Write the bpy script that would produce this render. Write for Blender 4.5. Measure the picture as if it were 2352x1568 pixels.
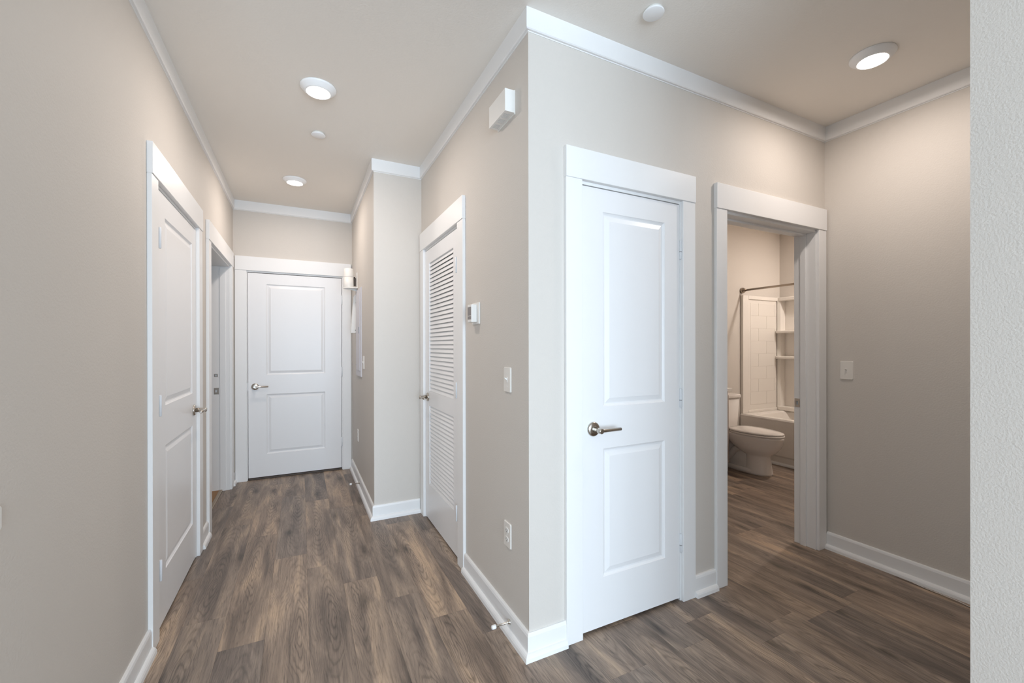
import bpy, bmesh, math, random
from mathutils import Vector, Matrix
from math import sin, cos, pi, radians

for o in list(bpy.data.objects):
    bpy.data.objects.remove(o, do_unlink=True)
scn = bpy.context.scene
COL = scn.collection

# ------------------------------------------------------------------ camera
yaw, pitch, roll = radians(26.4587), radians(-0.072), radians(-0.0979)
FPX, CY = 973.449, 11.6925
CAM_H = 1.3196
fwd = Vector((sin(yaw) * cos(pitch), cos(yaw) * cos(pitch), sin(pitch)))
rgt = Vector((cos(yaw), -sin(yaw), 0))
up = rgt.cross(fwd)
r2 = rgt * cos(roll) + up * sin(roll)
u2 = up * cos(roll) - rgt * sin(roll)
cd = bpy.data.cameras.new('camera')
cam = bpy.data.objects.new('camera', cd)
COL.objects.link(cam)
m = Matrix((r2, u2, -fwd)).transposed().to_4x4()
m.translation = (0, 0, CAM_H)
cam.matrix_world = m
cd.sensor_width = 36
cd.lens = FPX / 2352 * 36
cd.shift_y = CY / 2352
cd.clip_start = 0.02
scn.camera = cam

# ------------------------------------------------------------------ world, daylight, exposure
w = bpy.data.worlds.new('world')
scn.world = w
w.use_nodes = True
bg = w.node_tree.nodes['Background']
bg.inputs[0].default_value = (0.72, 0.86, 1.0, 1)
bg.inputs[1].default_value = 0.5


def area(name, loc, rot, sx, sy, power, color, shape='RECTANGLE', spread=180):
    l = bpy.data.lights.new(name, 'AREA')
    l.shape = shape
    l.size = sx
    if shape in ('RECTANGLE', 'ELLIPSE'):
        l.size_y = sy
    l.energy = power
    l.color = color
    l.spread = radians(spread)
    o = bpy.data.objects.new(name, l)
    COL.objects.link(o)
    o.location = loc
    o.rotation_euler = rot
    return o


DAY = (0.68, 0.84, 1.0)
WARM = (1.0, 0.90, 0.83)
# daylight coming in through the living-room windows behind the camera
area('window_back_offscreen', (-0.2, -3.75, 1.3), (radians(90), 0, 0), 4.4, 2.2, 250, DAY)

vs = scn.view_settings
vs.view_transform = 'Standard'
vs.look = 'None'
vs.gamma = 1
vs.use_curve_mapping = False
vs.exposure = 0.62

# ------------------------------------------------------------------ measures (metres)
XL, XC, YC = -0.590, 0.8636, 1.5766
XA, YA, YF, XR = 0.4968, 3.3593, 4.885, 3.077
H = 2.743
T = 0.133                      # wall thickness
YW = -3.6                      # window wall behind the camera
YB, XB = 3.34, 5.50            # bathroom end wall and tub wall
ZF = -0.004                    # top of the sub floor

# ------------------------------------------------------------------ materials


def lin(c):
    return tuple(((v / 255) / 12.92 if v / 255 <= 0.04045 else ((v / 255 + 0.055) / 1.055) ** 2.4) for v in c) + (1,)


def mat(name, rgb, rough=0.5, metal=0.0, spec=0.5, bump=None):
    mt = bpy.data.materials.new(name)
    mt.use_nodes = True
    nt = mt.node_tree
    b = nt.nodes['Principled BSDF']
    b.inputs['Base Color'].default_value = lin(rgb)
    b.inputs['Roughness'].default_value = rough
    b.inputs['Metallic'].default_value = metal
    b.inputs['Specular IOR Level'].default_value = spec
    if bump:
        sc, st, dist = bump
        tc = nt.nodes.new('ShaderNodeTexCoord')
        nz = nt.nodes.new('ShaderNodeTexNoise')
        nz.inputs['Scale'].default_value = sc
        nz.inputs['Detail'].default_value = 3
        bp = nt.nodes.new('ShaderNodeBump')
        bp.inputs['Strength'].default_value = st
        bp.inputs['Distance'].default_value = dist
        nt.links.new(tc.outputs['Object'], nz.inputs['Vector'])
        nt.links.new(nz.outputs['Fac'], bp.inputs['Height'])
        nt.links.new(bp.outputs['Normal'], b.inputs['Normal'])
    return mt


M = {}
M['wall'] = mat('wall_paint', (215, 208, 200), 0.65, spec=0.3, bump=(140, 0.28, 0.003))
M['pier'] = mat('pier_paint', (215, 208, 200), 0.6, spec=0.3, bump=(200, 0.4, 0.003))
M['ceiling'] = mat('ceiling_paint', (246, 240, 232), 0.85, spec=0.15, bump=(110, 0.3, 0.003))
M['trim'] = mat('trim_paint', (243, 242, 241), 0.35, spec=0.4)
M['door'] = mat('door_paint', (243, 242, 242), 0.32, spec=0.4, bump=(300, 0.05, 0.001))
M['plastic'] = mat('white_plastic', (238, 235, 230), 0.35)
M['cap'] = mat('cap_white', (252, 252, 252), 0.4)
M['plate'] = mat('ivory_plate', (236, 231, 224), 0.3)
M['nickel'] = mat('satin_nickel', (196, 190, 182), 0.22, metal=1)
M['hinge'] = mat('painted_hinge', (228, 230, 233), 0.35)
M['screw'] = mat('bare_steel', (120, 120, 122), 0.3, metal=1)
M['dark'] = mat('dark_metal', (74, 64, 57), 0.5)
M['slot'] = mat('slot_black', (30, 28, 27), 0.8)
M['acrylic'] = mat('acrylic_white', (240, 234, 226), 0.22)
M['ceramic'] = mat('ceramic_white', (240, 234, 228), 0.10)
M['steel_rod'] = mat('brushed_rod', (170, 158, 145), 0.25, metal=1)
M['panelgrey'] = mat('panel_grey', (214, 210, 214), 0.45)
M['screen'] = mat('display_glass', (120, 112, 108), 0.12)
M['rubber'] = mat('white_rubber', (240, 238, 236), 0.6)
M['sub'] = mat('subfloor', (70, 60, 54), 0.8)
M['vanity'] = mat('vanity_taupe', (196, 184, 176), 0.45)
M['counter'] = mat('counter_white', (238, 234, 228), 0.2)
M['strip'] = mat('clear_film', (235, 233, 230), 0.12)
M['carpet'] = mat('tan_carpet', (186, 150, 116), 0.95, spec=0.1, bump=(500, 1.0, 0.006))
M['metalstrip'] = mat('transition_strip', (170, 150, 125), 0.3, metal=0.8)
M['frame_dark'] = mat('window_frame', (235, 235, 235), 0.4)


def lens_mat():
    mt = bpy.data.materials.new('lamp_lens')
    mt.use_nodes = True
    b = mt.node_tree.nodes['Principled BSDF']
    b.inputs['Base Color'].default_value = (1, 1, 1, 1)
    b.inputs['Emission Color'].default_value = (1.0, 0.93, 0.85, 1)
    b.inputs['Emission Strength'].default_value = 6
    return mt


M['lens'] = lens_mat()


def glass_mat():
    mt = bpy.data.materials.new('window_glass')
    mt.use_nodes = True
    nt = mt.node_tree
    nt.nodes.clear()
    out = nt.nodes.new('ShaderNodeOutputMaterial')
    mx = nt.nodes.new('ShaderNodeMixShader')
    tr = nt.nodes.new('ShaderNodeBsdfTransparent')
    gl = nt.nodes.new('ShaderNodeBsdfGlossy')
    gl.inputs['Roughness'].default_value = 0.02
    mx.inputs[0].default_value = 0.05
    nt.links.new(tr.outputs[0], mx.inputs[1])
    nt.links.new(gl.outputs[0], mx.inputs[2])
    nt.links.new(mx.outputs[0], out.inputs[0])
    return mt


M['glass'] = glass_mat()


def wood_mat():
    mt = bpy.data.materials.new('oak_plank')
    mt.use_nodes = True
    nt = mt.node_tree
    N, L = nt.nodes, nt.links
    b = N['Principled BSDF']
    tc = N.new('ShaderNodeTexCoord')
    oi = N.new('ShaderNodeObjectInfo')

    def math_(op, a, bb=None, clamp=False):
        n = N.new('ShaderNodeMath')
        n.operation = op
        n.use_clamp = clamp
        for i, v in enumerate((a, bb)):
            if v is None:
                continue
            if isinstance(v, (int, float)):
                n.inputs[i].default_value = v
            else:
                L.new(v, n.inputs[i])
        return n.outputs[0]

    def mapped(sx, sy, off):
        mp = N.new('ShaderNodeMapping')
        mp.inputs['Scale'].default_value = (sx, sy, 1)
        cb = N.new('ShaderNodeCombineXYZ')
        L.new(math_('MULTIPLY', oi.outputs['Random'], 37.0 + off), cb.inputs[0])
        L.new(math_('MULTIPLY', oi.outputs['Random'], 91.0 - off * 2), cb.inputs[1])
        L.new(math_('MULTIPLY', oi.outputs['Random'], 53.0), cb.inputs[2])
        L.new(tc.outputs['Object'], mp.inputs['Vector'])
        L.new(cb.outputs[0], mp.inputs['Location'])
        return mp.outputs[0]

    def noise(vec, scale, detail=4, rough=0.55, dist=0.0):
        n = N.new('ShaderNodeTexNoise')
        n.inputs['Scale'].default_value = scale
        n.inputs['Detail'].default_value = detail
        n.inputs['Roughness'].default_value = rough
        n.inputs['Distortion'].default_value = dist
        L.new(vec, n.inputs['Vector'])
        return n.outputs['Fac']

    def ramp(fac, stops):
        r = N.new('ShaderNodeValToRGB')
        el = r.color_ramp.elements
        while len(el) < len(stops):
            el.new(0.5)
        for e, (p, c) in zip(el, stops):
            e.position = p
            e.color = c
        L.new(fac, r.inputs[0])
        return r.outputs[0]

    def mul(c1, c2, fac=1.0):
        n = N.new('ShaderNodeMix')
        n.data_type = 'RGBA'
        n.blend_type = 'MULTIPLY'
        if isinstance(fac, (int, float)):
            n.inputs['Factor'].default_value = fac
        else:
            L.new(fac, n.inputs['Factor'])
        L.new(c1, n.inputs[6])
        if isinstance(c2, tuple):
            n.inputs[7].default_value = c2
        else:
            L.new(c2, n.inputs[7])
        return n.outputs[2]

    def g(v):
        return (v, v, v, 1)
    # broad streaky tone along the board
    tone = noise(mapped(8.0, 1.1, 3), 1.5, 5, 0.6, 0.5)
    col = ramp(tone, [(0.30, lin((108, 97, 89))), (0.44, lin((134, 120, 109))), (0.54, lin((154, 138, 124))), (0.68, lin((184, 163, 142)))])
    # board to board tint
    tint = ramp(oi.outputs['Random'], [(0.0, (0.80, 0.80, 0.82, 1)), (0.25, (1.08, 1.02, 0.96, 1)), (0.45, (0.90, 0.90, 0.92, 1)), (0.7, (1.22, 1.14, 1.06, 1)), (1.0, (0.92, 0.93, 0.95, 1))])
    col = mul(col, tint)
    # fine grain and pores
    gr = noise(mapped(120, 4.5, 5), 1.0, 6, 0.72, 0.35)
    col = mul(col, ramp(gr, [(0.30, g(0.50)), (0.46, g(0.94)), (0.70, g(1.20))]), 0.9)
    po = noise(mapped(300, 14.0, 8), 1.0, 2, 0.5, 0.1)
    col = mul(col, ramp(po, [(0.30, g(0.45)), (0.40, g(1.0))]), 0.6)
    # cathedral grain around a heart somewhere on the board
    rb = math_('FRACT', math_('MULTIPLY', oi.outputs['Random'], 17.31))
    rc = math_('FRACT', math_('MULTIPLY', oi.outputs['Random'], 41.77))
    hx = math_('SUBTRACT', math_('MULTIPLY', rb, -0.10), 0.04)
    hy = math_('SUBTRACT', math_('MULTIPLY', rc, -0.085), 0.02)
    mp = N.new('ShaderNodeMapping')
    mp.inputs['Scale'].default_value = (1.0, 0.105, 0)
    cb = N.new('ShaderNodeCombineXYZ')
    wob = math_('MULTIPLY', math_('SUBTRACT', noise(mapped(14, 3.2, 6), 1.0, 3, 0.5), 0.5), 0.075)
    L.new(math_('ADD', hx, wob), cb.inputs[0]); L.new(hy, cb.inputs[1])
    L.new(tc.outputs['Object'], mp.inputs['Vector'])
    L.new(cb.outputs[0], mp.inputs['Location'])
    sz = N.new('ShaderNodeVectorMath')
    sz.operation = 'MULTIPLY'
    sz.inputs[1].default_value = (1, 1, 0)
    L.new(mp.outputs[0], sz.inputs[0])
    wv = N.new('ShaderNodeTexWave')
    wv.wave_type = 'RINGS'
    wv.rings_direction = 'SPHERICAL'
    wv.inputs['Scale'].default_value = 38
    wv.inputs['Distortion'].default_value = 2.2
    wv.inputs['Detail'].default_value = 3
    wv.inputs['Detail Scale'].default_value = 0.9
    wv.inputs['Detail Roughness'].default_value = 0.55
    L.new(mp.outputs[0], wv.inputs['Vector'])
    ln = N.new('ShaderNodeVectorMath')
    ln.operation = 'LENGTH'
    L.new(sz.outputs[0], ln.inputs[0])
    near = ramp(ln.outputs['Value'], [(0.02, g(1)), (0.075, g(0.0))])
    where = ramp(noise(mapped(5, 1.1, 7), 1.3, 2), [(0.42, g(0)), (0.60, g(1))])
    msk = math_('MAXIMUM', math_('MULTIPLY', near, 0.8), math_('MULTIPLY', where, 0.45))
    col = mul(col, ramp(wv.outputs['Fac'], [(0.0, g(0.45)), (0.30, g(0.92)), (1.0, g(1.10))]), math_('MULTIPLY', msk, 0.85))
    # knots
    vo = N.new('ShaderNodeTexVoronoi')
    vo.voronoi_dimensions = '2D'
    vo.inputs['Scale'].default_value = 1.0
    L.new(mapped(4.2, 1.25, 2), vo.inputs['Vector'])
    kn = math_('ADD', vo.outputs['Distance'], math_('MULTIPLY', math_('SUBTRACT', noise(mapped(34, 10, 4), 1.0, 3), 0.5), 0.16))
    col = mul(col, ramp(kn, [(0.015, g(0.34)), (0.06, g(0.62)), (0.15, g(1.0))]), 0.9)
    L.new(col, b.inputs['Base Color'])
    rr = N.new('ShaderNodeMapRange')
    rr.inputs['To Min'].default_value = 0.34
    rr.inputs['To Max'].default_value = 0.5
    L.new(gr, rr.inputs[0])
    L.new(rr.outputs[0], b.inputs['Roughness'])
    b.inputs['Specular IOR Level'].default_value = 0.45
    bp = N.new('ShaderNodeBump')
    bp.inputs['Strength'].default_value = 0.2
    bp.inputs['Distance'].default_value = 0.002
    L.new(gr, bp.inputs['Height'])
    L.new(bp.outputs['Normal'], b.inputs['Normal'])
    return mt


M['wood'] = wood_mat()

# ------------------------------------------------------------------ mesh helpers


class MB:
    def __init__(s):
        s.bm = bmesh.new()

    def box(s, a, b):
        x0, x1 = sorted((a[0], b[0])); y0, y1 = sorted((a[1], b[1])); z0, z1 = sorted((a[2], b[2]))
        v = [s.bm.verts.new(p) for p in ((x0, y0, z0), (x1, y0, z0), (x1, y1, z0), (x0, y1, z0), (x0, y0, z1), (x1, y0, z1), (x1, y1, z1), (x0, y1, z1))]
        for f in ((0, 3, 2, 1), (4, 5, 6, 7), (0, 1, 5, 4), (1, 2, 6, 5), (2, 3, 7, 6), (3, 0, 4, 7)):
            s.bm.faces.new([v[i] for i in f])
        return s

    def prism(s, pts, d):
        """closed outline (list of 3-D points) pushed along d"""
        d = Vector(d)
        a = [s.bm.verts.new(p) for p in pts]
        b = [s.bm.verts.new(Vector(p) + d) for p in pts]
        n = len(pts)
        s.bm.faces.new(a[::-1]); s.bm.faces.new(b)
        for i in range(n):
            s.bm.faces.new((a[i], a[(i + 1) % n], b[(i + 1) % n], b[i]))
        return s

    def mitre(s, p0, p1, n, prof, m0, m1):
        """moulding profile (offset u, height z) run from p0 to p1; ends mitred: m = 1 outside corner, -1 inside corner, 0 square"""
        d = (p1 - p0).normalized()
        A = [s.bm.verts.new(p0 - d * m0 * u + n * u + Vector((0, 0, z))) for u, z in prof]
        B = [s.bm.verts.new(p1 + d * m1 * u + n * u + Vector((0, 0, z))) for u, z in prof]
        k = len(prof)
        s.bm.faces.new(A[::-1]); s.bm.faces.new(B)
        for i in range(k):
            s.bm.faces.new((A[i], A[(i + 1) % k], B[(i + 1) % k], B[i]))
        return s

    def loft(s, rings, cap0=True, cap1=True, smooth=True):
        R = [[s.bm.verts.new(p) for p in r] for r in rings]
        n = len(R[0])
        for a, b in zip(R, R[1:]):
            for i in range(n):
                f = s.bm.faces.new((a[i], a[(i + 1) % n], b[(i + 1) % n], b[i]))
                f.smooth = smooth
        if cap0:
            s.bm.faces.new(R[0][::-1])
        if cap1:
            s.bm.faces.new(R[-1])
        return s

    def lathe(s, prof, c=(0, 0, 0), axis='Z', n=32, smooth=True):
        """prof: (radius, height) along the axis"""
        c = Vector(c)
        rings = []
        for r, h in prof:
            ring = []
            for i in range(n):
                t = 2 * pi * i / n
                if axis == 'Z':
                    p = (r * cos(t), r * sin(t), h)
                elif axis == 'Y':
                    p = (r * sin(t), h, r * cos(t))
                else:
                    p = (h, r * cos(t), r * sin(t))
                ring.append(c + Vector(p))
            rings.append(ring)
        return s.loft(rings, smooth=smooth)

    def tube(s, pts, r, n=12, smooth=True):
        pts = [Vector(p) for p in pts]
        rr = r if isinstance(r, (list, tuple)) else [r] * len(pts)
        rings = []
        ref = None
        for i, p in enumerate(pts):
            d = (pts[min(i + 1, len(pts) - 1)] - pts[max(i - 1, 0)]).normalized()
            if ref is None:
                ref = Vector((0, 0, 1)) if abs(d.z) < 0.9 else Vector((1, 0, 0))
            u = d.cross(ref).normalized()
            v = u.cross(d).normalized()
            ref = v
            rings.append([p + u * rr[i] * cos(2 * pi * k / n) + v * rr[i] * sin(2 * pi * k / n) for k in range(n)])
        return s.loft(rings, smooth=smooth)

    def build(s, name, material, parent=None, bevel=0.0, seg=1, loc=None):
        bm = s.bm
        bmesh.ops.recalc_face_normals(bm, faces=bm.faces)
        if bevel:
            ed = [e for e in bm.edges if len(e.link_faces) == 2 and e.calc_face_angle(0) > 0.6]
            bmesh.ops.bevel(bm, geom=ed, offset=bevel, segments=seg, profile=0.5, affect='EDGES', clamp_overlap=True)
        me = bpy.data.meshes.new(name)
        bm.to_mesh(me)
        bm.free()
        me.materials.append(M[material])
        o = bpy.data.objects.new(name, me)
        COL.objects.link(o)
        if parent:
            o.parent = parent
        if loc:
            o.location = loc
        return o


def tag(o, label=None, cat=None, group=None, kind=None):
    for k, v in (('label', label), ('category', cat), ('group', group), ('kind', kind)):
        if v:
            o[k] = v
    return o


def empty(name, loc=(0, 0, 0), rz=0.0):
    o = bpy.data.objects.new(name, None)
    COL.objects.link(o)
    o.location = loc
    o.rotation_euler = (0, 0, rz)
    o.empty_display_size = 0.05
    return o


def copy_tree(o, parent=None):
    c = o.copy()
    COL.objects.link(c)
    c.parent = parent
    for ch in list(o.children):
        if ch.type == 'MESH':
            copy_tree(ch, c)
    return c


# ------------------------------------------------------------------ floor, ceiling, walls
floor = MB().box((-0.66, -3.75, -0.12), (5.7, 5.1, ZF)).build('floor', 'sub')
tag(floor, 'grey brown oak plank flooring running down the hallway', 'floor', kind='structure')
ceiling = MB().box((-3.75, -3.8, H), (5.75, 5.15, H + 0.12)).build('ceiling', 'ceiling')
tag(ceiling, 'flat beige grey textured ceiling', 'ceiling', kind='structure')

PW, PL, SEAM = 0.1785, 1.21, 0.03
JOINT = {-4: 2.95, -3: 3.69, -2: 3.416, -1: 3.0, 0: 2.79, 1: 2.527, 2: 2.265, 3: 2.01, 4: 3.01, 9: 1.437, 10: 1.187, 14: 1.213, 16: 1.954}
rnd = random.Random(11)
zones = [(-0.72, 0.87, -1.3, 4.95), (0.80, 3.10, -1.3, 1.72), (2.0, 5.5, 1.56, 3.35)]
full = None
for k in range(-4, 31):
    x0, x1 = SEAM + PW * k, SEAM + PW * (k + 1)
    x0 = max(x0, -0.655)
    j = JOINT.get(k, rnd.uniform(0, PL))
    n0 = math.floor((-1.3 - j) / PL)
    for n in range(n0, 8):
        y0, y1 = j + n * PL, j + (n + 1) * PL
        if not any(x1 > a and x0 < b and y1 > c and y0 < d for a, b, c, d in zones) or y0 > 4.98:
            continue
        y1c = min(y1, 5.0)
        std = abs(x1 - x0 - PW) < 1e-6 and abs(y1c - y1) < 1e-6
        if std and full:
            o = full.copy()
            COL.objects.link(o)
            o.parent = floor
        else:
            gx = 0.00015
            o = MB().box((gx, gx, ZF), (x1 - x0 - gx, y1c - y0 - gx, 0.0)).build('plank', 'wood', floor, bevel=0.0003)
            if std:
                full = o
        o.location = (x0, y0, 0)
o = MB().box((-0.655, -3.7, ZF), (5.7, -2.6, 0.0)).build('far_planks', 'wood', floor)
o = MB().box((-3.7, -3.7, -0.12), (-0.6555, 1.12, 0.0)).build('living_planks', 'wood', floor)


def wall(name, label, axis, f0, f1, a0, a1, openings=(), z0=-0.1, z1=H + 0.02, m='wall'):
    """axis 'X': runs along X, faces at Y=f0 and Y=f1; axis 'Y' the other way round. openings (lo, hi, top[, bottom])"""
    mb = MB()

    def bx(lo, hi, za, zb):
        if hi - lo < 1e-4 or zb - za < 1e-4:
            return
        if axis == 'X':
            mb.box((lo, f0, za), (hi, f1, zb))
        else:
            mb.box((f0, lo, za), (f1, hi, zb))
    cur = a0
    for op in sorted(openings):
        lo, hi, top = op[:3]
        bx(cur, lo, z0, z1)
        bx(lo, hi, top, z1)
        if len(op) > 3:
            bx(lo, hi, z0, op[3])
        cur = hi
    bx(cur, a1, z0, z1)
    return tag(mb.build(name, m), label, 'wall', kind='structure')


JT = 0.018            # jamb thickness
HEAD = 2.052          # underside of head jamb
OT = HEAD + JT

# (rough openings)
D1 = (2.425, 3.258)
D4 = (3.672, 4.655)
D2 = (1.136, 1.755)
D3 = (2.106, 2.975)
D5 = (-0.470, 0.392)
D6 = (2.453, 3.238)
ro = lambda d: (d[0] - JT, d[1] + JT, OT)

wall('wall_left', 'beige wall with a closet door and a bedroom doorway', 'Y', XL - T, XL, 1.0, YF + T, [ro(D1), ro(D4)])
wall('wall_far', 'beige wall around the door at the end of the hallway', 'X', YF, YF + T, XL - T, XA + 0.12, [ro(D5)])
wall('wall_entry_side', 'beige wall with the breaker panel beside the end door', 'Y', XA, XA + 0.12, YA + 0.12, YF)
wall('wall_alcove', 'narrow beige wall return beside the louvered door', 'X', YA, YA + 0.12, XA, XC + 0.12)
wall('wall_inner', 'beige wall with louvered door, thermostat and door chime', 'Y', XC, XC + 0.12, YC + T, YA, [ro(D6)])
wall('wall_front', 'beige wall with the narrow closet door and bathroom doorway', 'X', YC, YC + T, XC, XB + 0.12, [ro(D2), ro(D3)])
wall('wall_right', 'beige wall with a light switch beside the bathroom doorway', 'Y', XR, XR + 0.12, -0.35, YC)
wall('wall_pier', 'textured pale wall end across from the narrow closet door', 'Y', 1.35, 1.47, -0.35, 0.395, m='pier')
wall('wall_nook', 'beige wall closing the nook behind the pier', 'X', -0.35, -0.23, 1.47, XR)
wall('wall_bath_end', 'beige bathroom wall behind toilet and tub', 'X', YB, YB + 0.12, 1.9, XB + 0.12)
wall('wall_bath_tub', 'beige bathroom wall along the tub', 'Y', XB, XB + 0.12, YC + T, YB)
wall('wall_bath_closet', 'beige bathroom wall beside the closet', 'Y', 1.90, 1.98, YC + T, YB)
wall('wall_bedroom_far', 'beige bedroom wall beyond the doorway', 'X', 4.86, 4.98, -3.6, XL - T)
wall('wall_bedroom_near', 'beige bedroom wall beside the living room', 'X', 1.6, 1.72, -3.6, XL - T)
wall('wall_living_left', 'beige living room wall beside the hallway', 'X', 1.0, 1.12, -3.6, XL - T)
wall('wall_outer_left', 'living room wall with a tall added side window', 'Y', -3.72, -3.6, YW - 0.12, 5.1, [(-3.0, 0.4, 2.4, 0.2)])  # side opening added to let extra daylight into the room
wall('wall_outer_right', 'beige outer wall', 'Y', XB + 0.12, XB + 0.24, YW - 0.12, 5.1)
wall('wall_outer_far', 'outer wall beyond the end door', 'X', 5.05, 5.12, -3.6, XB + 0.12)
wall('wall_living_right', 'beige living room wall', 'X', -0.35, -0.23, XR + 0.12, XB + 0.12)
wall('wall_back', 'living room wall with wide windows', 'X', YW - 0.12, YW, -3.6, XB + 0.12, [(-2.4, 2.0, 2.4, 0.2)])
cp = MB().box((-3.6, 1.12, -0.12), (-0.655, 4.9, 0.008)).build('floor_carpet', 'carpet')
tag(cp, 'tan carpet beyond the bedroom doorway', 'carpet', kind='structure')
MB().box((-0.672, D4[0], 0.0), (-0.645, D4[1], 0.012)).build('transition_strip', 'metalstrip', cp, bevel=0.004)

# living room back window, and an unseen side window added for more daylight
wins = []
for nm, lb, lc, rz_ in (('window_1', 'wide white framed living room window', (-0.2, YW - 0.06, 0.2), 0), ('window_added', 'added unseen side window letting more daylight into the living room', (-3.66, -1.3, 0.2), -pi / 2)):
    win = empty(nm, lc, rz_)
    tag(win, lb, 'window', kind='structure')
    wins.append(win)
for win, i in [(wins[0], q) for q in range(4)] + [(wins[1], q + 0.455) for q in range(3)]:
    a = -2.2 + 1.1 * i
    f = MB()
    f.box((a, -0.03, 0), (a + 0.06, 0.03, 2.2)); f.box((a + 1.04, -0.03, 0), (a + 1.1, 0.03, 2.2))
    f.box((a + 0.06, -0.03, 0), (a + 1.04, 0.03, 0.06)); f.box((a + 0.06, -0.03, 2.14), (a + 1.04, 0.03, 2.2))
    fr = f.build('sash', 'frame_dark', win)
    MB().box((a + 0.06, -0.004, 0.06), (a + 1.04, 0.004, 2.14)).build('pane', 'glass', fr)

# ------------------------------------------------------------------ crown trim and baseboards
TH, TT = 0.0897, 0.016
trim_n = [0]


def crown(label, p0, p1, nrm, m0=0, m1=0):
    """flat board with eased lower edge along a wall at ceiling height; nrm points into the room"""
    trim_n[0] += 1
    prof = [(0, H), (TT, H), (TT, H - TH + 0.004), (TT - 0.004, H - TH), (0.003, H - TH), (0.003, H - TH - 0.004), (0, H - TH - 0.004)]
    o = MB().mitre(Vector(p0), Vector(p1), Vector(nrm), prof, m0, m1).build('trim_%d' % trim_n[0], 'trim')
    return tag(o, label, 'crown trim', kind='structure')


crown('white ceiling trim along the closet and bedroom doors', (XL, 1.0, 0), (XL, YF, 0), (1, 0, 0), 0, -1)
crown('white ceiling trim over the end door', (XL, YF, 0), (XA, YF, 0), (0, -1, 0), -1, -1)
crown('white ceiling trim above the breaker panel', (XA, YF, 0), (XA, YA, 0), (-1, 0, 0), -1, 1)
crown('short white ceiling trim on the wall return', (XA, YA, 0), (XC, YA, 0), (0, -1, 0), 1, -1)
crown('white ceiling trim above the louvered door', (XC, YA, 0), (XC, YC, 0), (-1, 0, 0), -1, 1)
crown('white ceiling trim above the narrow closet door', (XC, YC, 0), (XR, YC, 0), (0, -1, 0), 1, -1)
crown('white ceiling trim along the wall with a single switch', (XR, YC, 0), (XR, -0.23, 0), (-1, 0, 0), -1, 0)

BH, BT, SH = 0.108, 0.014, 0.018


def base(name, label, p0, p1, nrm, m0=0.0, m1=0.0):
    """baseboard with a quarter-round shoe"""
    p0, p1, n = Vector(p0), Vector(p1), Vector(nrm)
    prof = [(0, 0), (BT, 0), (BT, BH - 0.014), (BT - 0.003, BH - 0.004), (BT - 0.006, BH), (0, BH)]
    o = MB().mitre(p0, p1, n, prof, m0, m1).build(name, 'trim')
    tag(o, label, 'baseboard', kind='structure')
    q = [(BT, 0), (BT + SH, 0)] + [(BT + SH * cos(t), 0.03 * sin(t) ** 0.8) for t in (0.45, 0.8, 1.15, 1.45)] + [(BT, 0.03)]
    MB().mitre(p0, p1, n, q, m0, m1).build('shoe_molding', 'trim', o)
    return o


base('baseboard_left', 'white baseboard in front of the closet door casing', (XL, 1.0, 0), (XL, 2.318, 0), (1, 0, 0))
base('baseboard_left_middle', 'short white baseboard between closet door and bedroom doorway', (XL, 3.362, 0), (XL, 3.575, 0), (1, 0, 0))
base('baseboard_left_far', 'short white baseboard between bedroom doorway and end door', (XL, 4.752, 0), (XL, YF - 0.018, 0), (1, 0, 0))
base('baseboard_entry_side', 'white baseboard below the breaker panel', (XA, YF - 0.018, 0), (XA, YA, 0), (-1, 0, 0), 0, 1)
base('baseboard_alcove', 'white baseboard on the narrow wall return', (XA, YA, 0), (XC - 0.018, YA, 0), (0, -1, 0), 1, 0)
base('baseboard_inner', 'white baseboard below outlet and light switch', (XC, 2.345, 0), (XC, YC, 0), (-1, 0, 0), 0, 1)
base('baseboard_front', 'short white baseboard at the wall corner', (XC, YC, 0), (1.043, YC, 0), (0, -1, 0), 1, 0)
base('baseboard_front_middle', 'short white baseboard between closet door and bathroom doorway', (1.850, YC, 0), (2.014, YC, 0), (0, -1, 0))
base('baseboard_right', 'white baseboard on the wall beside the bathroom doorway', (XR, YC - 0.018, 0), (XR, -0.23, 0), (-1, 0, 0))

# ------------------------------------------------------------------ doors
# door frame of reference: x along the wall to the viewer's right, y into the wall, z up; x = 0 at the left jamb face


def door(name, label, loc, rz, W, cl, cr, thick=T, ci=0.006, pockets=()):
    """jambs + casing; cl/cr = how far the outer casing edges lie beyond the jamb faces"""
    e = empty(name, loc, rz)
    tag(e, label, 'door', kind='structure')
    MB().box((-JT, 0.0, 0), (0, thick, HEAD + JT)).build('jamb', 'trim', e, bevel=0.001)
    if pockets:
        jb, z = MB(), 0.0
        for y0, y1, z0, z1 in sorted(pockets, key=lambda p: p[2]):
            jb.box((W, 0, z), (W + JT, thick, z0))
            jb.box((W, 0, z0), (W + JT, y0, z1)); jb.box((W, y1, z0), (W + JT, thick, z1))
            jb.box((W + JT - 0.001, y0, z0), (W + JT, y1, z1))
            z = z1
        jb.box((W, 0, z), (W + JT, thick, HEAD + JT))
        jb.build('jamb', 'trim', e)
    else:
        MB().box((W, 0.0, 0), (W + JT, thick, HEAD + JT)).build('jamb', 'trim', e, bevel=0.001)
    MB().box((0, 0.0, HEAD), (W, thick, HEAD + JT)).build('head_jamb', 'trim', e, bevel=0.001)
    MB().box((-cl, -0.018, 0), (-ci, 0, 2.066)).build('casing', 'trim', e, bevel=0.0015)
    MB().box((W + ci, -0.018, 0), (W + cr, 0, 2.066)).build('casing', 'trim', e, bevel=0.0015)
    MB().box((-cl - 0.001, -0.022, 2.066), (W + cr + 0.001, 0, 2.203)).build('header_casing', 'trim', e, bevel=0.0015)
    return e


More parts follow.
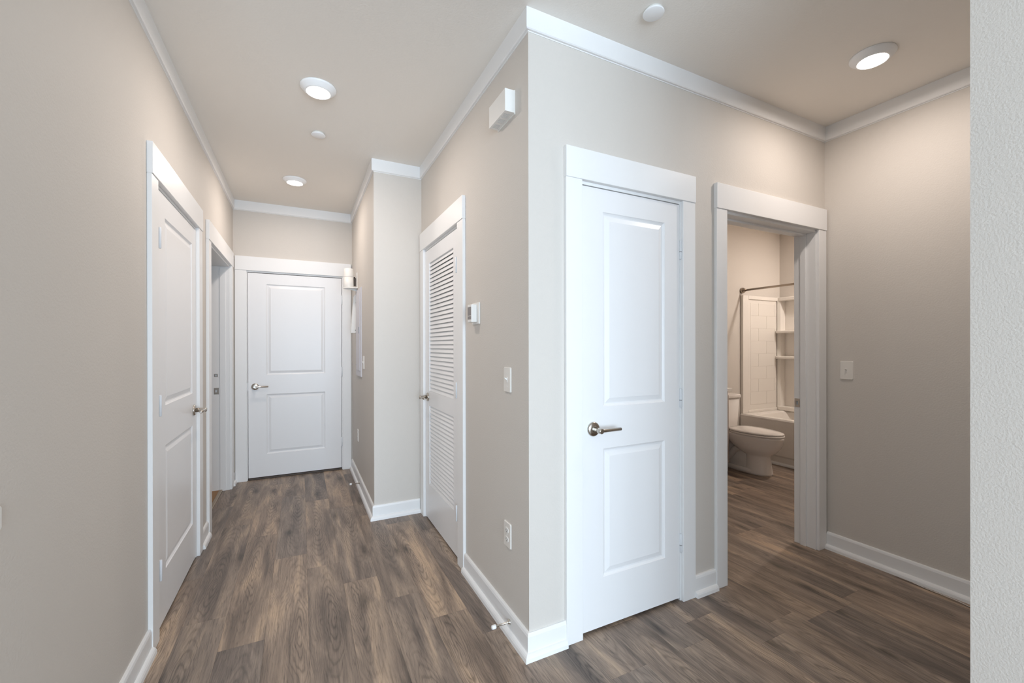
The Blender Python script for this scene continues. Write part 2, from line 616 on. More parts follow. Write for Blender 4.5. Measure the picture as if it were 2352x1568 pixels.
PANELS = ((0.245, 0.842), (1.036, 1.942))
LOOPS = ((0, 0), (0.003, 0.004), (0.010, 0.0085), (0.016, 0.009), (0.034, 0.0035), (0.039, 0.002))


def leaf(parent, x0, x1, z0, z1, y0, px0, px1, th=0.035, name='leaf'):
    """two-panel moulded leaf, room face at y0"""
    mb = MB()
    bm = mb.bm
    xs = [x0, px0, px1, x1]
    zs = [z0, PANELS[0][0], PANELS[0][1], PANELS[1][0], PANELS[1][1], z1]
    for y, sgn in ((y0, 1), (y0 + th, -1)):
        V = {}
        for i, x in enumerate(xs):
            for k, z in enumerate(zs):
                V[i, k] = bm.verts.new((x, y, z))
        for i in range(3):
            for k in range(5):
                if i == 1 and k in (1, 3):
                    prev = [V[1, k], V[2, k], V[2, k + 1], V[1, k + 1]]
                    for ins, dep in LOOPS[1:]:
                        cur = [bm.verts.new((a, y + dep * sgn, b)) for a, b in ((px0 + ins, zs[k] + ins), (px1 - ins, zs[k] + ins), (px1 - ins, zs[k + 1] - ins), (px0 + ins, zs[k + 1] - ins))]
                        for q in range(4):
                            bm.faces.new((prev[q], prev[(q + 1) % 4], cur[(q + 1) % 4], cur[q]))
                        prev = cur
                    bm.faces.new(prev)
                else:
                    bm.faces.new((V[i, k], V[i + 1, k], V[i + 1, k + 1], V[i, k + 1]))
        if sgn == 1:
            F = V
        else:
            B = V
    for k in range(5):
        bm.faces.new((F[0, k], F[0, k + 1], B[0, k + 1], B[0, k]))
        bm.faces.new((F[3, k], F[3, k + 1], B[3, k + 1], B[3, k]))
    for i in range(3):
        bm.faces.new((F[i, 0], F[i + 1, 0], B[i + 1, 0], B[i, 0]))
        bm.faces.new((F[i, 5], F[i + 1, 5], B[i + 1, 5], B[i, 5]))
    return mb.build(name, 'door', parent)


def lever(parent, x, z, y0, sgn):
    """satin nickel lever: rosette on the leaf face y0, bar pointing to sgn * x"""
    h = MB()
    h.lathe([(0.033, 0.001), (0.033, -0.006), (0.029, -0.010), (0.016, -0.011)], (x, y0, z), 'Y', 32)
    r = h.build('lever_handle', 'nickel', parent)
    MB().lathe([(0.013, -0.008), (0.0125, -0.05), (0.0125, -0.064), (0.010, -0.067)], (x, y0, z), 'Y', 24).build('stem', 'nickel', r)
    s = sgn
    MB().tube([(x - 0.014 * s, y0 - 0.056, z), (x + 0.012 * s, y0 - 0.056, z), (x + 0.115 * s, y0 - 0.056, z), (x + 0.117 * s, y0 - 0.056, z)], [0.0095, 0.0085, 0.0075, 0.005], 16).build('bar', 'nickel', r)
    return r


def hinges(parent, x, y0, zs=(1.815, 1.05, 0.30), side=1, worn=False):
    for z in zs:
        o = MB().lathe([(0.004, -0.049), (0.0065, -0.046), (0.0065, 0.046), (0.004, 0.049)], (x, y0 - 0.004, z), 'Z', 12).build('hinge', 'hinge', parent)
        MB().box((x - 0.002 * side, y0 - 0.001, z - 0.045), (x + 0.010 * side, min(y0 + 0.012, 0.001), z + 0.045)).build('hinge_plate', 'hinge', o)
        if worn:
            for dz in (-0.026, 0.002, 0.03):
                MB().lathe([(0.0038, -0.0022), (0.003, -0.0035)], (x + 0.006 * side, y0 + 0.0, z + dz), 'Y', 10).build('screw', 'screw', o)
            MB().lathe([(0.0067, -0.012), (0.0067, -0.0095)], (x, y0 - 0.004, z), 'Z', 12).build('knuckle_joint', 'screw', o)


def strike(e, W, y0, y1, z0, z1, py0, py1, pz0, pz1, name='strike_plate'):
    """thin metal plate around a pocket in the right jamb"""
    m_ = MB()
    for a, b, c, d in ((y0, y1, z0, pz0), (y0, y1, pz1, z1), (y0, py0, pz0, pz1), (py1, y1, pz0, pz1)):
        m_.box((W - 0.0016, a, c), (W + 0.001, b, d))
    return m_.build(name, 'nickel', e)


# door 1: closet on the left wall
W = D1[1] - D1[0]
e = door('door_1', 'white two panel closet door beside the bedroom doorway', (XL, D1[0], 0), pi / 2, W, 0.107, 0.104, ci=0.012)
leaf(e, 0.003, W - 0.003, 0.014, 2.047, 0.0, 0.165, 0.735)
hinges(e, 0.017, -0.011, side=-1)
lever(e, W - 0.062, 0.930, 0.0, -1)
MB().box((0, 0.036, 0), (0.012, 0.07, HEAD)).build('door_stop_strip', 'trim', e)

# door 2: narrow closet on the front wall
W = D2[1] - D2[0]
e = door('door_2', 'narrow white two panel closet door beside the bathroom doorway', (D2[0], YC, 0), 0, W, 0.093, 0.095)
leaf(e, 0.003, W - 0.003, 0.016, 2.047, 0.0, 0.122, 0.513)
hinges(e, W + 0.001, 0.0, side=1, worn=True)
lever(e, 0.064, 0.938, 0.0, 1)
MB().box((0.0, 0.004, 0.90), (0.003, 0.03, 0.96)).build('latch_plate', 'screw', e)

# door 3: bathroom doorway, leaf swung open into the bathroom
W = D3[1] - D3[0]
e = door('door_3', 'open bathroom doorway with white casing beside the light switch', (D3[0], YC, 0), 0, W, 0.092, 0.089, pockets=[(0.107, 0.121, 0.924, 0.948)])
st = MB().box((0, 0.056, 0), (0.011, 0.090, HEAD - 0.011))
st.build('stop', 'trim', e, bevel=0.001)
MB().box((W - 0.011, 0.056, 0), (W, 0.090, HEAD - 0.011)).build('stop', 'trim', e, bevel=0.001)
MB().box((0, 0.056, HEAD - 0.011), (W, 0.090, HEAD)).build('head_stop', 'trim', e, bevel=0.001)
strike(e, W, 0.097, 0.130, 0.908, 0.966, 0.107, 0.121, 0.924, 0.948)
lf = empty('leaf', (0.004, T, 0), radians(92))
lf.parent = e
leaf(lf, 0.003, 0.862, 0.014, 2.043, -0.038, 0.12, 0.74, name='leaf_panel')

# door 4: bedroom doorway on the left wall, leaf swung open into the bedroom
W = D4[1] - D4[0]
e = door('door_4', 'open bedroom doorway between closet door and end door', (XL, D4[0], 0), pi / 2, W, 0.097, 0.097, thick=0.185, pockets=[(0.094, 0.110, 0.902, 0.926), (0.096, 0.112, 1.049, 1.065)])
MB().box((W - 0.006, 0.030, 0), (W, 0.075, HEAD - 0.011)).build('stop', 'trim', e, bevel=0.001)
MB().box((0, 0.045, 0), (0.011, 0.080, HEAD - 0.011)).build('stop', 'trim', e, bevel=0.001)
strike(e, W, 0.082, 0.120, 0.885, 0.943, 0.094, 0.110, 0.902, 0.926)
strike(e, W, 0.090, 0.118, 1.043, 1.071, 0.096, 0.112, 1.049, 1.065, 'bolt_plate')
lf = empty('leaf', (0.004, 0.185, 0), radians(91))
lf.parent = e
leaf(lf, 0.003, 0.965, 0.018, 2.043, -0.038, 0.12, 0.845, name='leaf_panel')

# door 5: entry door at the end of the hallway
W = D5[1] - D5[0]
e = door('door_5', 'wide white two panel entry door closing the hallway', (D5[0], YF, 0), 0, W, 0.103, 0.091)
leaf(e, 0.004, W - 0.004, 0.022, 2.046, 0.003, 0.160, 0.698)
hinges(e, W + 0.001, 0.003, side=1)
lever(e, 0.062, 0.922, 0.003, 1)
MB().box((0.0, 0.010, 0.885), (0.004, 0.04, 0.96)).build('latch_plate', 'screw', e)
MB().box((0, -0.004, 0.0), (W, T, 0.016)).build('threshold', 'dark', e, bevel=0.003)

# door 6: louvered utility door on the inner wall
W = D6[1] - D6[0]
e = door('door_6', 'white louvered utility door beside the thermostat', (XC, D6[1], 0), -pi / 2, W, 0.094, 0.108, thick=0.12)
FX0, FX1 = D6[1] - 3.134, D6[1] - 2.567
F = ((0.281, 0.872), (0.982, 1.944))
lm = MB()
lm.box((0.003, 0, 0.014), (FX0, 0.035, 2.047)); lm.box((FX1, 0, 0.014), (W - 0.003, 0.035, 2.047))
for a, b in ((0.014, F[0][0]), (F[0][1], F[1][0]), (F[1][1], 2.047)):
    lm.box((FX0, 0, a), (FX1, 0.035, b))
lp = lm.build('leaf', 'door', e)
PITCH = 0.0288
slat = None
for a, b in F:
    n = int(round((b - a) / PITCH))
    p = (b - a) / n
    for i in range(n):
        if slat is None:
            s = MB()
            L_ = FX1 - FX0 - 0.002
            # sloping slat: lower edge out toward the hallway, upper edge tucked back
            s.prism([(0, 0.0030, 0.0012), (0, 0.0050, 0.0), (0, 0.0145, p * 1.0), (0, 0.0125, p * 1.04), (0, 0.0115, p * 1.02), (0, 0.0030, 0.004)], (L_, 0, 0))
            slat = s.build('slat', 'door', lp)
            o = slat
        else:
            o = slat.copy()
            COL.objects.link(o)
            o.parent = lp
        o.location = (FX0 + 0.001, 0, a + i * p)
hinges(e, W - 0.013, -0.011, side=1)
lever(e, 0.065, 0.934, 0.0, 1)

# ------------------------------------------------------------------ ceiling lamps and sprinkler covers


def disc_light(label, x, y, power, first=[None], glow='lamp_glow'):
    if first[0] is None:
        r = empty('recessed_light', (x, y, H))
        MB().lathe([(0.092, 0.0), (0.092, -0.006), (0.088, -0.010), (0.070, -0.026), (0.064, -0.030), (0.060, -0.029), (0.060, -0.02)], (0, 0, 0), 'Z', 48).build('bezel', 'cap', r)
        MB().lathe([(0.060, -0.022), (0.060, -0.029), (0.045, -0.032), (0.02, -0.0335), (0.001, -0.034)], (0, 0, 0), 'Z', 48).build('lens', 'lens', r)
        first[0] = r
    else:
        r = copy_tree(first[0])
        r.location = (x, y, H)
    tag(r, label, 'ceiling light', 'recessed ceiling lights')
    l = area(glow, (x, y, H - 0.040), (0, 0, 0), 0.12, 0.12, power, WARM, 'DISK')
    l.parent = r
    l.location = (0, 0, -0.040)
    return r


disc_light('round ceiling light over the hallway opposite the louvered door', 0.088, 2.565, 5.5)
disc_light('round ceiling light close to the end door', -0.045, 4.073, 4.9)
disc_light('round ceiling light over the bathroom doorway', 2.516, 1.075, 5.0)
disc_light('round ceiling light above the bathtub', 5.05, 2.15, 14, glow='bathroom_lamp_offscreen')


def cover(label, x, y):
    r = empty('sprinkler_cover', (x, y, H))
    MB().lathe([(0.038, 0.0), (0.038, -0.012)], (0, 0, 0), 'Z', 32).build('cup', 'plastic', r)
    MB().lathe([(0.042, -0.011), (0.044, -0.012), (0.044, -0.0145), (0.041, -0.0165), (0.001, -0.017)], (0, 0, 0), 'Z', 48).build('cap', 'cap', r)
    return tag(r, label, 'sprinkler cover', 'sprinkler covers')


cover('small round white cover between the two hallway lights', 0.106, 3.113)
cover('small round white cover by the outer wall corner', 1.343, 1.344)

# ------------------------------------------------------------------ wall fittings
# fitting frame: x along the wall to the viewer's right, y into the wall, z up


def plate(mb, w, h, t=0.006):
    a = [(-w / 2 + 0.004, -h / 2), (w / 2 - 0.004, -h / 2), (w / 2, -h / 2 + 0.004), (w / 2, h / 2 - 0.004), (w / 2 - 0.004, h / 2), (-w / 2 + 0.004, h / 2), (-w / 2, h / 2 - 0.004), (-w / 2, -h / 2 + 0.004)]
    k = 0.93
    mb.loft([[(x, 0, z) for x, z in a], [(x, -t * 0.5, z) for x, z in a], [(x * k, -t, z * 0.96) for x, z in a]], smooth=False)
    return mb


def light_switch(label, loc, rz):
    r = empty('light_switch', loc, rz)
    plate(MB(), 0.072, 0.116).build('plate', 'plate', r)
    MB().box((-0.0055, -0.0075, -0.0125), (0.0055, -0.005, 0.0125)).build('toggle_frame', 'plastic', r)
    MB().prism([(-0.004, -0.006, -0.004), (-0.004, -0.019, 0.006), (-0.004, -0.019, 0.012), (-0.004, -0.006, 0.006)], (0.008, 0, 0)).build('toggle', 'plastic', r, bevel=0.001)
    for z in (-0.03, 0.03):
        MB().lathe([(0.003, -0.0055), (0.0025, -0.0068)], (0, 0, z), 'Y', 10).build('screw', 'plastic', r)
    return tag(r, label, 'light switch', 'light switches')


def outlet(label, loc, rz):
    r = empty('wall_outlet', loc, rz)
    plate(MB(), 0.072, 0.116).build('plate', 'plate', r)
    for z in (-0.021, 0.021):
        f = MB().loft([[(0.0165 * cos(t), -0.005, z + max(-0.0125, min(0.0125, 0.0165 * sin(t)))) for t in [2 * pi * i / 24 for i in range(24)]], [(0.0160 * cos(t), -0.0078, z + max(-0.012, min(0.012, 0.016 * sin(t)))) for t in [2 * pi * i / 24 for i in range(24)]]], smooth=False).build('receptacle', 'plastic', r)
        for x, hh in ((-0.006, 0.004), (0.006, 0.0035)):
            MB().box((x - 0.0009, -0.0082, z + 0.001 - hh), (x + 0.0009, -0.0070, z + 0.001 + hh)).build('slot', 'slot', f)
        MB().lathe([(0.0022, -0.0070), (0.0022, -0.0082)], (0, 0, z - 0.0075), 'Y', 10).build('ground_hole', 'slot', f)
    MB().lathe([(0.0028, -0.0055), (0.0022, -0.0068)], (0, 0, 0), 'Y', 10).build('screw', 'plastic', r)
    return tag(r, label, 'outlet', 'wall outlets')


R_IN, R_LEFT = -pi / 2, pi / 2
light_switch('light switch above an outlet on the wall with the thermostat', (XC, 1.778, 1.163), R_IN)
light_switch('light switch on the wall beside the bathroom doorway', (XR, 1.450, 1.163), R_IN)
light_switch('light switch beside the breaker panel', (XA, 3.935, 1.175), R_IN)
outlet('outlet low on the wall below a light switch', (XC, 1.780, 0.441), R_IN)
outlet('outlet low on the wall below the breaker panel', (XA, 4.358, 0.455), R_IN)
r = empty('cable_plate', (XL, 1.276, 0.950), R_LEFT)
plate(MB(), 0.088, 0.052, 0.008).build('plate', 'plastic', r, bevel=0.001)
MB().lathe([(0.005, -0.006), (0.005, -0.014)], (0, 0, 0), 'Y', 12).build('socket', 'nickel', r)
tag(r, 'small white wall plate on the wall before the closet door', 'wall plate')

# thermostat
r = empty('thermostat', (XC, 2.172, 1.499), R_IN)
MB().box((-0.054, -0.007, -0.060), (0.054, 0, 0.058)).build('back_plate', 'plastic', r, bevel=0.006, seg=3)
tb = MB().box((-0.038, -0.039, -0.050), (0.024, -0.007, 0.048)).build('body', 'plastic', r, bevel=0.004, seg=2)
MB().box((-0.031, -0.0402, -0.033), (0.018, -0.0385, 0.034)).build('display', 'screen', tb)
MB().box((-0.031, -0.0407, -0.016), (0.018, -0.0395, -0.0135)).build('display_line', 'plastic', tb)
tag(r, 'white thermostat with a grey display beside the louvered door', 'thermostat')

# door chime
r = empty('door_chime', (XC, 1.79, 2.417), R_IN)
MB().box((-0.09, -0.004, -0.056), (0.09, 0, 0.052)).build('back_plate', 'plastic', r)
sh = MB()
sh.box((-0.088, -0.050, -0.050), (0.090, -0.046, 0.050))
sh.box((-0.088, -0.046, -0.050), (-0.084, -0.004, 0.050)); sh.box((0.086, -0.046, -0.050), (0.090, -0.004, 0.050))
sh.box((-0.084, -0.046, 0.046), (0.086, -0.004, 0.050))
sh.box((-0.084, -0.046, -0.050), (0.086, -0.042, -0.046)); sh.box((-0.084, -0.012, -0.050), (0.086, -0.004, -0.046))
cb_ = sh.build('cover', 'plastic', r)
cur = -0.084
for g in range(3):
    for i in range(6):
        x = -0.072 + g * 0.052 + i * 0.0062
        MB().box((cur, -0.042, -0.050), (x, -0.012, -0.046)).build('grille_bar', 'plastic', cb_)
        cur = x + 0.0032
MB().box((cur, -0.042, -0.050), (0.086, -0.012, -0.046)).build('grille_bar', 'plastic', cb_)
tag(r, 'white door chime box with slotted underside below the ceiling trim', 'door chime')

# breaker panel cover
r = empty('breaker_panel', (XA, 4.255, 1.45), R_IN)
PWD, PHT = 0.37, 0.82
pf = MB()
pf.box((-PWD / 2, -0.010, -PHT / 2), (-PWD / 2 + 0.045, 0, PHT / 2)); pf.box((PWD / 2 - 0.045, -0.010, -PHT / 2), (PWD / 2, 0, PHT / 2))
pf.box((-PWD / 2 + 0.045, -0.010, -PHT / 2), (PWD / 2 - 0.045, 0, -PHT / 2 + 0.05)); pf.box((-PWD / 2 + 0.045, -0.010, PHT / 2 - 0.05), (PWD / 2 - 0.045, 0, PHT / 2))
pf.build('cover_frame', 'panelgrey', r)
pd = MB().box((-PWD / 2 + 0.047, -0.016, -PHT / 2 + 0.052), (PWD / 2 - 0.055, -0.002, PHT / 2 - 0.052)).build('panel_door', 'panelgrey', r, bevel=0.002)
MB().box((PWD / 2 - 0.095, -0.020, -0.01), (PWD / 2 - 0.062, -0.015, 0.050)).build('latch', 'screw', pd)
for x in (-PWD / 2 + 0.012,):
    for z in (-0.31, 0.0, 0.30):
        MB().lathe([(0.007, -0.009), (0.006, -0.013)], (x, 0, z), 'Y', 12).build('screw', 'screw', r)
tag(r, 'grey white breaker panel cover set flush in the wall', 'breaker panel')

# sloping box next to the end door
r = empty('wall_box', (XA, 4.66, 1.45), R_IN)
MB().prism([(0.19, 0, 0), (0.19, -0.054, 0.003), (0.19, -0.028, 0.365), (0.19, 0, 0.395)], (-0.06, 0, 0)).build('cover', 'plastic', r, bevel=0.002)
MB().lathe([(0.004, 0.0), (0.0035, 0.0015)], (0.19, -0.012, 0.03), 'X', 10).build('screw', 'screw', r)
tag(r, 'white wedge shaped wall box between breaker panel and end door', 'wall box')

# shelf with canister
r = empty('wall_shelf', (XA, 4.45, 1.885), R_IN)
out = [(-0.075, 0), (0.075, 0), (0.075, -0.03), (0.06, -0.085), (0.03, -0.118), (0.0, -0.128), (-0.03, -0.118), (-0.06, -0.085), (-0.075, -0.03)]
MB().prism([(x, y, 0) for x, y in out], (0, 0, 0.010)).build('shelf_board', 'plastic', r, bevel=0.001)
MB().prism([(0.004, 0, 0.0), (0.004, -0.10, 0.0), (0.004, 0, -0.022)], (-0.008, 0, 0)).build('bracket', 'plastic', r)
MB().box((-0.02, -0.004, 0.008), (0.045, 0, 0.16)).build('back_plate', 'plastic', r)
tag(r, 'small rounded white wall shelf above the wedge shaped box', 'shelf')
r = empty('canister', (XA - 0.075, 4.45, 1.895))
cn = MB().lathe([(0.043, 0.0), (0.045, 0.004), (0.045, 0.104)], (0, 0, 0), 'Z', 32).build('body', 'plastic', r)
MB().lathe([(0.046, 0.104), (0.0455, 0.108), (0.0455, 0.178), (0.041, 0.186), (0.030, 0.189), (0.002, 0.190)], (0, 0, 0), 'Z', 32).build('cap', 'plastic', r)
MB().box((0.044, -0.008, 0.02), (0.066, 0.010, 0.10)).build('clip', 'dark', r, bevel=0.003)
MB().lathe([(0.006, 0.0), (0.006, 0.01)], (0.052, 0, 0.098), 'Z', 10).build('clip_screw', 'slot', r)
tag(r, 'white cylindrical canister with a seam standing on the small shelf', 'canister')


# rod door stops on the baseboards
def door_stop(label, loc):
    r = empty('door_stop', loc)
    MB().lathe([(0.012, 0.002), (0.012, -0.004), (0.008, -0.008), (0.0045, -0.014), (0.0042, -0.072)], (0, 0, 0), 'X', 16).build('rod', 'nickel', r)
    MB().lathe([(0.0085, -0.070), (0.0095, -0.073), (0.0095, -0.086), (0.007, -0.090)], (0, 0, 0), 'X', 16).build('rubber_tip', 'rubber', r)
    return tag(r, label, 'door stop', 'door stops')


door_stop('metal rod door stop with white tip below the outlet', (XC - BT, 1.735, 0.062))
door_stop('metal rod door stop with white tip below the breaker panel', (XA - BT, 4.12, 0.062))

# loose film strip on the floor along the right baseboard
pts = [(3.044, 1.190), (3.040, 1.12), (3.036, 1.05), (3.032, 0.985), (3.026, 0.92), (3.016, 0.87), (3.008, 0.82)]
s = MB()
vs_ = []
for i, (x, y) in enumerate(pts):
    z = 0.0012 + 0.0045 * (0.5 + 0.5 * sin(i * 2.2))
    x -= 0.004
    vs_.append([(x, y, z), (x - 0.010, y, z + 0.003), (x - 0.0095, y, z + 0.0042), (x + 0.0004, y, z + 0.0012)])
s.loft(vs_)
tag(s.build('film_strip', 'strip'), 'thin shiny white strip curling along the baseboard on the floor', 'strip')

# ------------------------------------------------------------------ bathroom
TX = 4.72            # tub apron


def rrect(x0, x1, y0, y1, r, z, n=6):
    out = []
    for cx, cy, a0 in ((x1 - r, y1 - r, 0), (x0 + r, y1 - r, pi / 2), (x0 + r, y0 + r, pi), (x1 - r, y0 + r, 3 * pi / 2)):
        for i in range(n + 1):
            t = a0 + pi / 2 * i / n
            out.append((cx + r * cos(t), cy + r * sin(t), z))
    return out


TY0, TY1 = YC + T + 0.002, YB - 0.002
r = empty('bathtub', (0, 0, 0))
X1 = XB - 0.004
t = MB()
t.loft([rrect(TX + 0.020, X1, TY0, TY1, 0.006, 0.0), rrect(TX + 0.020, X1, TY0, TY1, 0.006, 0.085), rrect(TX + 0.006, X1, TY0, TY1, 0.006, 0.105),
        rrect(TX, X1, TY0, TY1, 0.008, 0.47), rrect(TX - 0.004, X1, TY0, TY1, 0.010, 0.492), rrect(TX + 0.004, X1 - 0.002, TY0 + 0.002, TY1 - 0.002, 0.012, 0.508),
        rrect(TX + 0.085, X1 - 0.05, TY0 + 0.07, TY1 - 0.10, 0.10, 0.508), rrect(TX + 0.10, X1 - 0.065, TY0 + 0.085, TY1 - 0.12, 0.10, 0.49),
        rrect(TX + 0.14, X1 - 0.10, TY0 + 0.14, TY1 - 0.24, 0.12, 0.17), rrect(TX + 0.19, X1 - 0.15, TY0 + 0.2, TY1 - 0.32, 0.10, 0.13)], smooth=False)
t.build('tub_shell', 'acrylic', r)
q = [(TX + 0.021, 0), (TX - 0.004, 0), (TX - 0.002, 0.014), (TX + 0.006, 0.024), (TX + 0.021, 0.028)]
MB().prism([(x, TY0, z) for x, z in q], (0, TY1 - TY0, 0)).build('floor_trim', 'trim', r)
MB().lathe([(0.03, 0.131), (0.028, 0.134)], (5.1, TY0 + 0.32, 0), 'Z', 20).build('drain', 'nickel', r)
tag(r, 'white alcove bathtub with a plain apron beside the toilet', 'bathtub')

r = empty('shower_surround', (0, 0, 0))
Z0, Z1 = 0.508, 1.925
ep = MB()
ep.box((TX + 0.03, YB - 0.022, Z0), (X1, YB - 0.001, Z1))
for x0, x1, z0, z1 in ((TX + 0.01, TX + 0.115, Z0, Z1), (5.42, 5.46, Z0, Z1), (TX + 0.115, 5.42, Z1 - 0.045, Z1), (TX + 0.115, 5.42, Z0, Z0 + 0.03)):
    ep.box((x0, YB - 0.036, z0), (x1, YB - 0.001, z1))
ep.build('end_panel', 'acrylic', r, bevel=0.005, seg=2)
TLX0, TLX1, TLZ0, TLZ1 = TX + 0.165, 5.40, 0.60, 1.84
rows, tw = 8, 0.31
th_ = (TLZ1 - TLZ0) / rows
for i in range(rows):
    x = TLX0 - (tw / 2 if i % 2 else 0)
    while x < TLX1 - 0.01:
        a, b = max(x, TLX0), min(x + tw, TLX1)
        if b - a > 0.01:
            MB().box((a + 0.0015, YB - 0.0245, TLZ0 + i * th_ + 0.0015), (b - 0.0015, YB - 0.021, TLZ0 + (i + 1) * th_ - 0.0015)).build('tile', 'acrylic', r, bevel=0.001)
        x += tw
MB().box((X1 - 0.02, TY0, Z0), (X1, YB - 0.022, Z1)).build('back_panel', 'acrylic', r)
MB().loft([[(X1 - 0.10 * a, YB - 0.03 - 0.05 * b, z) for a, b in ((0, 0), (1, 0), (0.85, 0.7), (0.4, 1.0), (0, 1.1))] for z in (Z0, Z1)], smooth=False).build('corner_column', 'acrylic', r, bevel=0.004)


def ledge(name, z, th, d, y0):
    pts = [(X1 - 0.018, YB - 0.03), (X1 - d * 0.9, YB - 0.03), (X1 - d, YB - 0.06), (X1 - d, y0 + 0.08), (X1 - d * 0.8, y0), (X1 - 0.018, y0)]
    return MB().prism([(x, y, z) for x, y in pts], (0, 0, th)).build(name, 'acrylic', r, bevel=0.008, seg=2)


ledge('shelf', 1.475, 0.032, 0.15, 2.66)
ledge('shelf', 1.155, 0.032, 0.15, 2.66)
ledge('top_ledge', 1.880, 0.045, 0.10, 2.0)
ledge('bottom_ledge', 0.510, 0.05, 0.11, 2.0)
tag(r, 'white tub surround with tile pattern and corner shelves', 'tub surround')

r = empty('shower_rod', (4.752, YB, 1.982))
MB().tube([(0, 0, 0), (0, -0.8, 0), (0, -(YB - YC - T), 0)], 0.0125, 16).build('rod', 'steel_rod', r)
for y0, sg in ((0, -1), (-(YB - YC - T), 1)):
    MB().lathe([(0.033, 0.0), (0.033, 0.022 * sg), (0.030, 0.028 * sg), (0.019, 0.032 * sg), (0.018, 0.05 * sg)], (0, y0, 0), 'Y', 24).build('flange', 'steel_rod', r)
tag(r, 'brushed metal shower curtain rod above the bathtub', 'shower rod')

# toilet, facing the hallway side of the bathroom
TC = 4.25
r = empty('toilet', (TC, YB, 0))


def egg(yf, yb, hw, z, n=40, sq=0.75):
    """egg outline: pointed round front at yf, squarer back at yb (relative to the wall)"""
    ym = yf + (yb - yf) * 0.58
    out = []
    for i in range(n):
        t = 2 * pi * i / n
        c, s_ = cos(t), sin(t)
        if s_ < 0:
            out.append((hw * c, ym + (ym - yf) * s_, z))
        else:
            out.append((hw * math.copysign(abs(c) ** sq, c), ym + (yb - ym) * s_ ** sq, z))
    return out


b = MB()
b.loft([egg(-0.680, -0.44, 0.108, 0.0), egg(-0.680, -0.44, 0.108, 0.02), egg(-0.668, -0.44, 0.098, 0.09), egg(-0.658, -0.43, 0.092, 0.185), egg(-0.672, -0.40, 0.106, 0.205), egg(-0.715, -0.34, 0.136, 0.235),
        egg(-0.756, -0.28, 0.160, 0.280), egg(-0.779, -0.22, 0.175, 0.335), egg(-0.786, -0.20, 0.180, 0.375), egg(-0.790, -0.19, 0.182, 0.395), egg(-0.784, -0.195, 0.176, 0.402)])
b.loft([rrect(-0.082, 0.082, -0.50, -0.06, 0.03, 0.0), rrect(-0.072, 0.072, -0.50, -0.08, 0.03, 0.12), rrect(-0.070, 0.070, -0.50, -0.08, 0.03, 0.32)])
b.loft([rrect(-0.110, 0.110, -0.56, -0.04, 0.04, 0.0), rrect(-0.110, 0.110, -0.56, -0.04, 0.04, 0.035), rrect(-0.098, 0.098, -0.55, -0.05, 0.04, 0.05)])
b.loft([rrect(-0.165, 0.165, -0.30, -0.012, 0.03, 0.335), rrect(-0.175, 0.175, -0.30, -0.010, 0.03, 0.36), rrect(-0.175, 0.175, -0.30, -0.010, 0.03, 0.400)])
b.build('bowl', 'ceramic', r)
for s_ in (-1, 1):
    x = s_ * 0.068
    MB().tube([(x, -0.47, 0.27), (x, -0.40, 0.255), (x, -0.33, 0.215), (x, -0.29, 0.16), (x, -0.25, 0.115), (x, -0.20, 0.10), (x, -0.14, 0.12), (x, -0.11, 0.17)], [0.03, 0.034, 0.036, 0.036, 0.036, 0.036, 0.034, 0.03], 14).build('trapway', 'ceramic', r)
    MB().lathe([(0.012, 0.048), (0.012, 0.060), (0.008, 0.066)], (s_ * 0.085, -0.16, 0), 'Z', 14).build('bolt_cap', 'ceramic', r)
MB().loft([egg(-0.790, -0.27, 0.184, 0.403), egg(-0.792, -0.27, 0.186, 0.408), egg(-0.792, -0.27, 0.186, 0.416), egg(-0.788, -0.272, 0.182, 0.420)]).build('seat', 'ceramic', r)
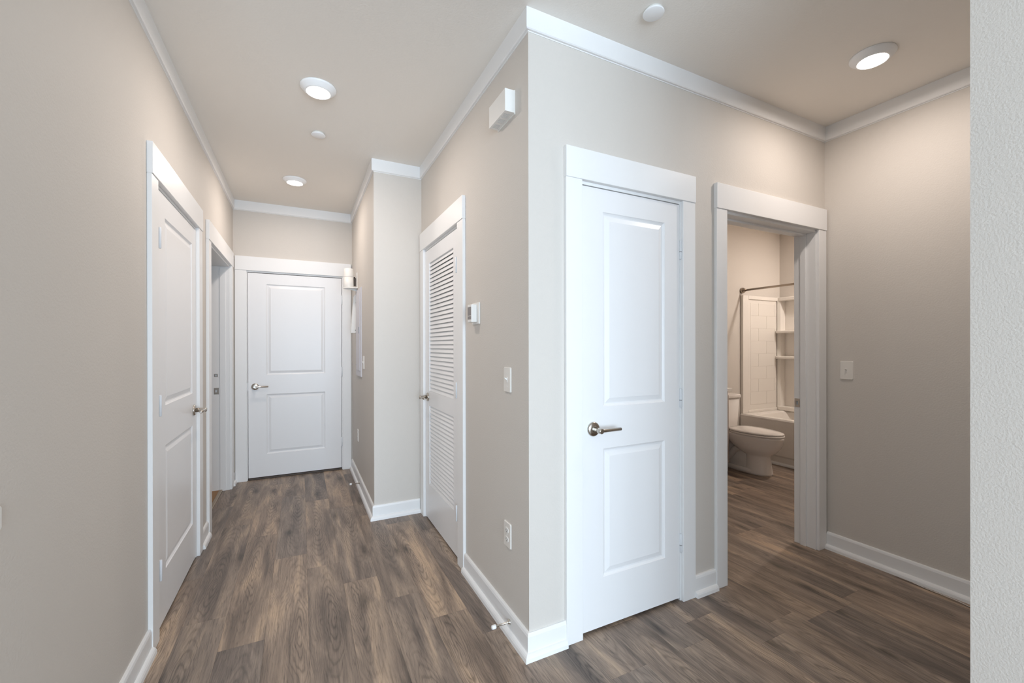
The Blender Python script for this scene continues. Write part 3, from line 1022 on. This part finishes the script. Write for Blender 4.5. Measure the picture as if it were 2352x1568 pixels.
MB().loft([egg(-0.783, -0.265, 0.178, 0.4225), egg(-0.788, -0.262, 0.182, 0.427), egg(-0.786, -0.263, 0.180, 0.436), egg(-0.770, -0.27, 0.165, 0.442), egg(-0.70, -0.32, 0.10, 0.446)]).build('lid', 'ceramic', r)
for s_ in (-1, 1):
    MB().box((s_ * 0.075 - 0.016, -0.268, 0.403), (s_ * 0.075 + 0.016, -0.235, 0.432)).build('seat_hinge', 'ceramic', r, bevel=0.004, seg=2)
MB().loft([rrect(-0.160, 0.160, -0.195, -0.012, 0.03, 0.400), rrect(-0.165, 0.165, -0.200, -0.012, 0.03, 0.43), rrect(-0.190, 0.190, -0.208, -0.012, 0.03, 0.735)]).build('tank', 'ceramic', r)
MB().loft([rrect(-0.197, 0.197, -0.216, -0.008, 0.03, 0.735), rrect(-0.200, 0.200, -0.219, -0.006, 0.03, 0.742), rrect(-0.200, 0.200, -0.219, -0.006, 0.03, 0.766), rrect(-0.192, 0.192, -0.212, -0.012, 0.03, 0.774)]).build('tank_lid', 'ceramic', r)
fl = MB().lathe([(0.011, 0.0), (0.011, -0.014)], (-0.145, -0.206, 0.675), 'Y', 14).build('flush_lever', 'nickel', r)
MB().tube([(-0.145, -0.216, 0.675), (-0.10, -0.219, 0.668), (-0.075, -0.219, 0.664)], 0.005, 10).build('lever_arm', 'nickel', fl)
tag(r, 'white two piece toilet with closed oval lid beside the bathtub', 'toilet')

# vanity beside the toilet (only its edge shows past the door casing)
r = empty('bathroom_vanity', (3.60, YB, 0))
MB().box((-0.42, -0.36, 0.0), (0.42, -0.005, 0.845)).build('cabinet', 'vanity', r)
for x0 in (-0.41, 0.005):
    d = MB().box((x0, -0.378, 0.10), (x0 + 0.405, -0.36, 0.80)).build('cabinet_door', 'vanity', r, bevel=0.002)
    MB().tube([(x0 + (0.37 if x0 < 0 else 0.035), -0.395, 0.62), (x0 + (0.37 if x0 < 0 else 0.035), -0.395, 0.74)], 0.005, 10).build('pull', 'nickel', d)
MB().box((-0.435, -0.40, 0.845), (0.435, -0.005, 0.875)).build('countertop', 'counter', r, bevel=0.003)
tag(r, 'taupe bathroom vanity with white countertop beside the toilet', 'vanity')
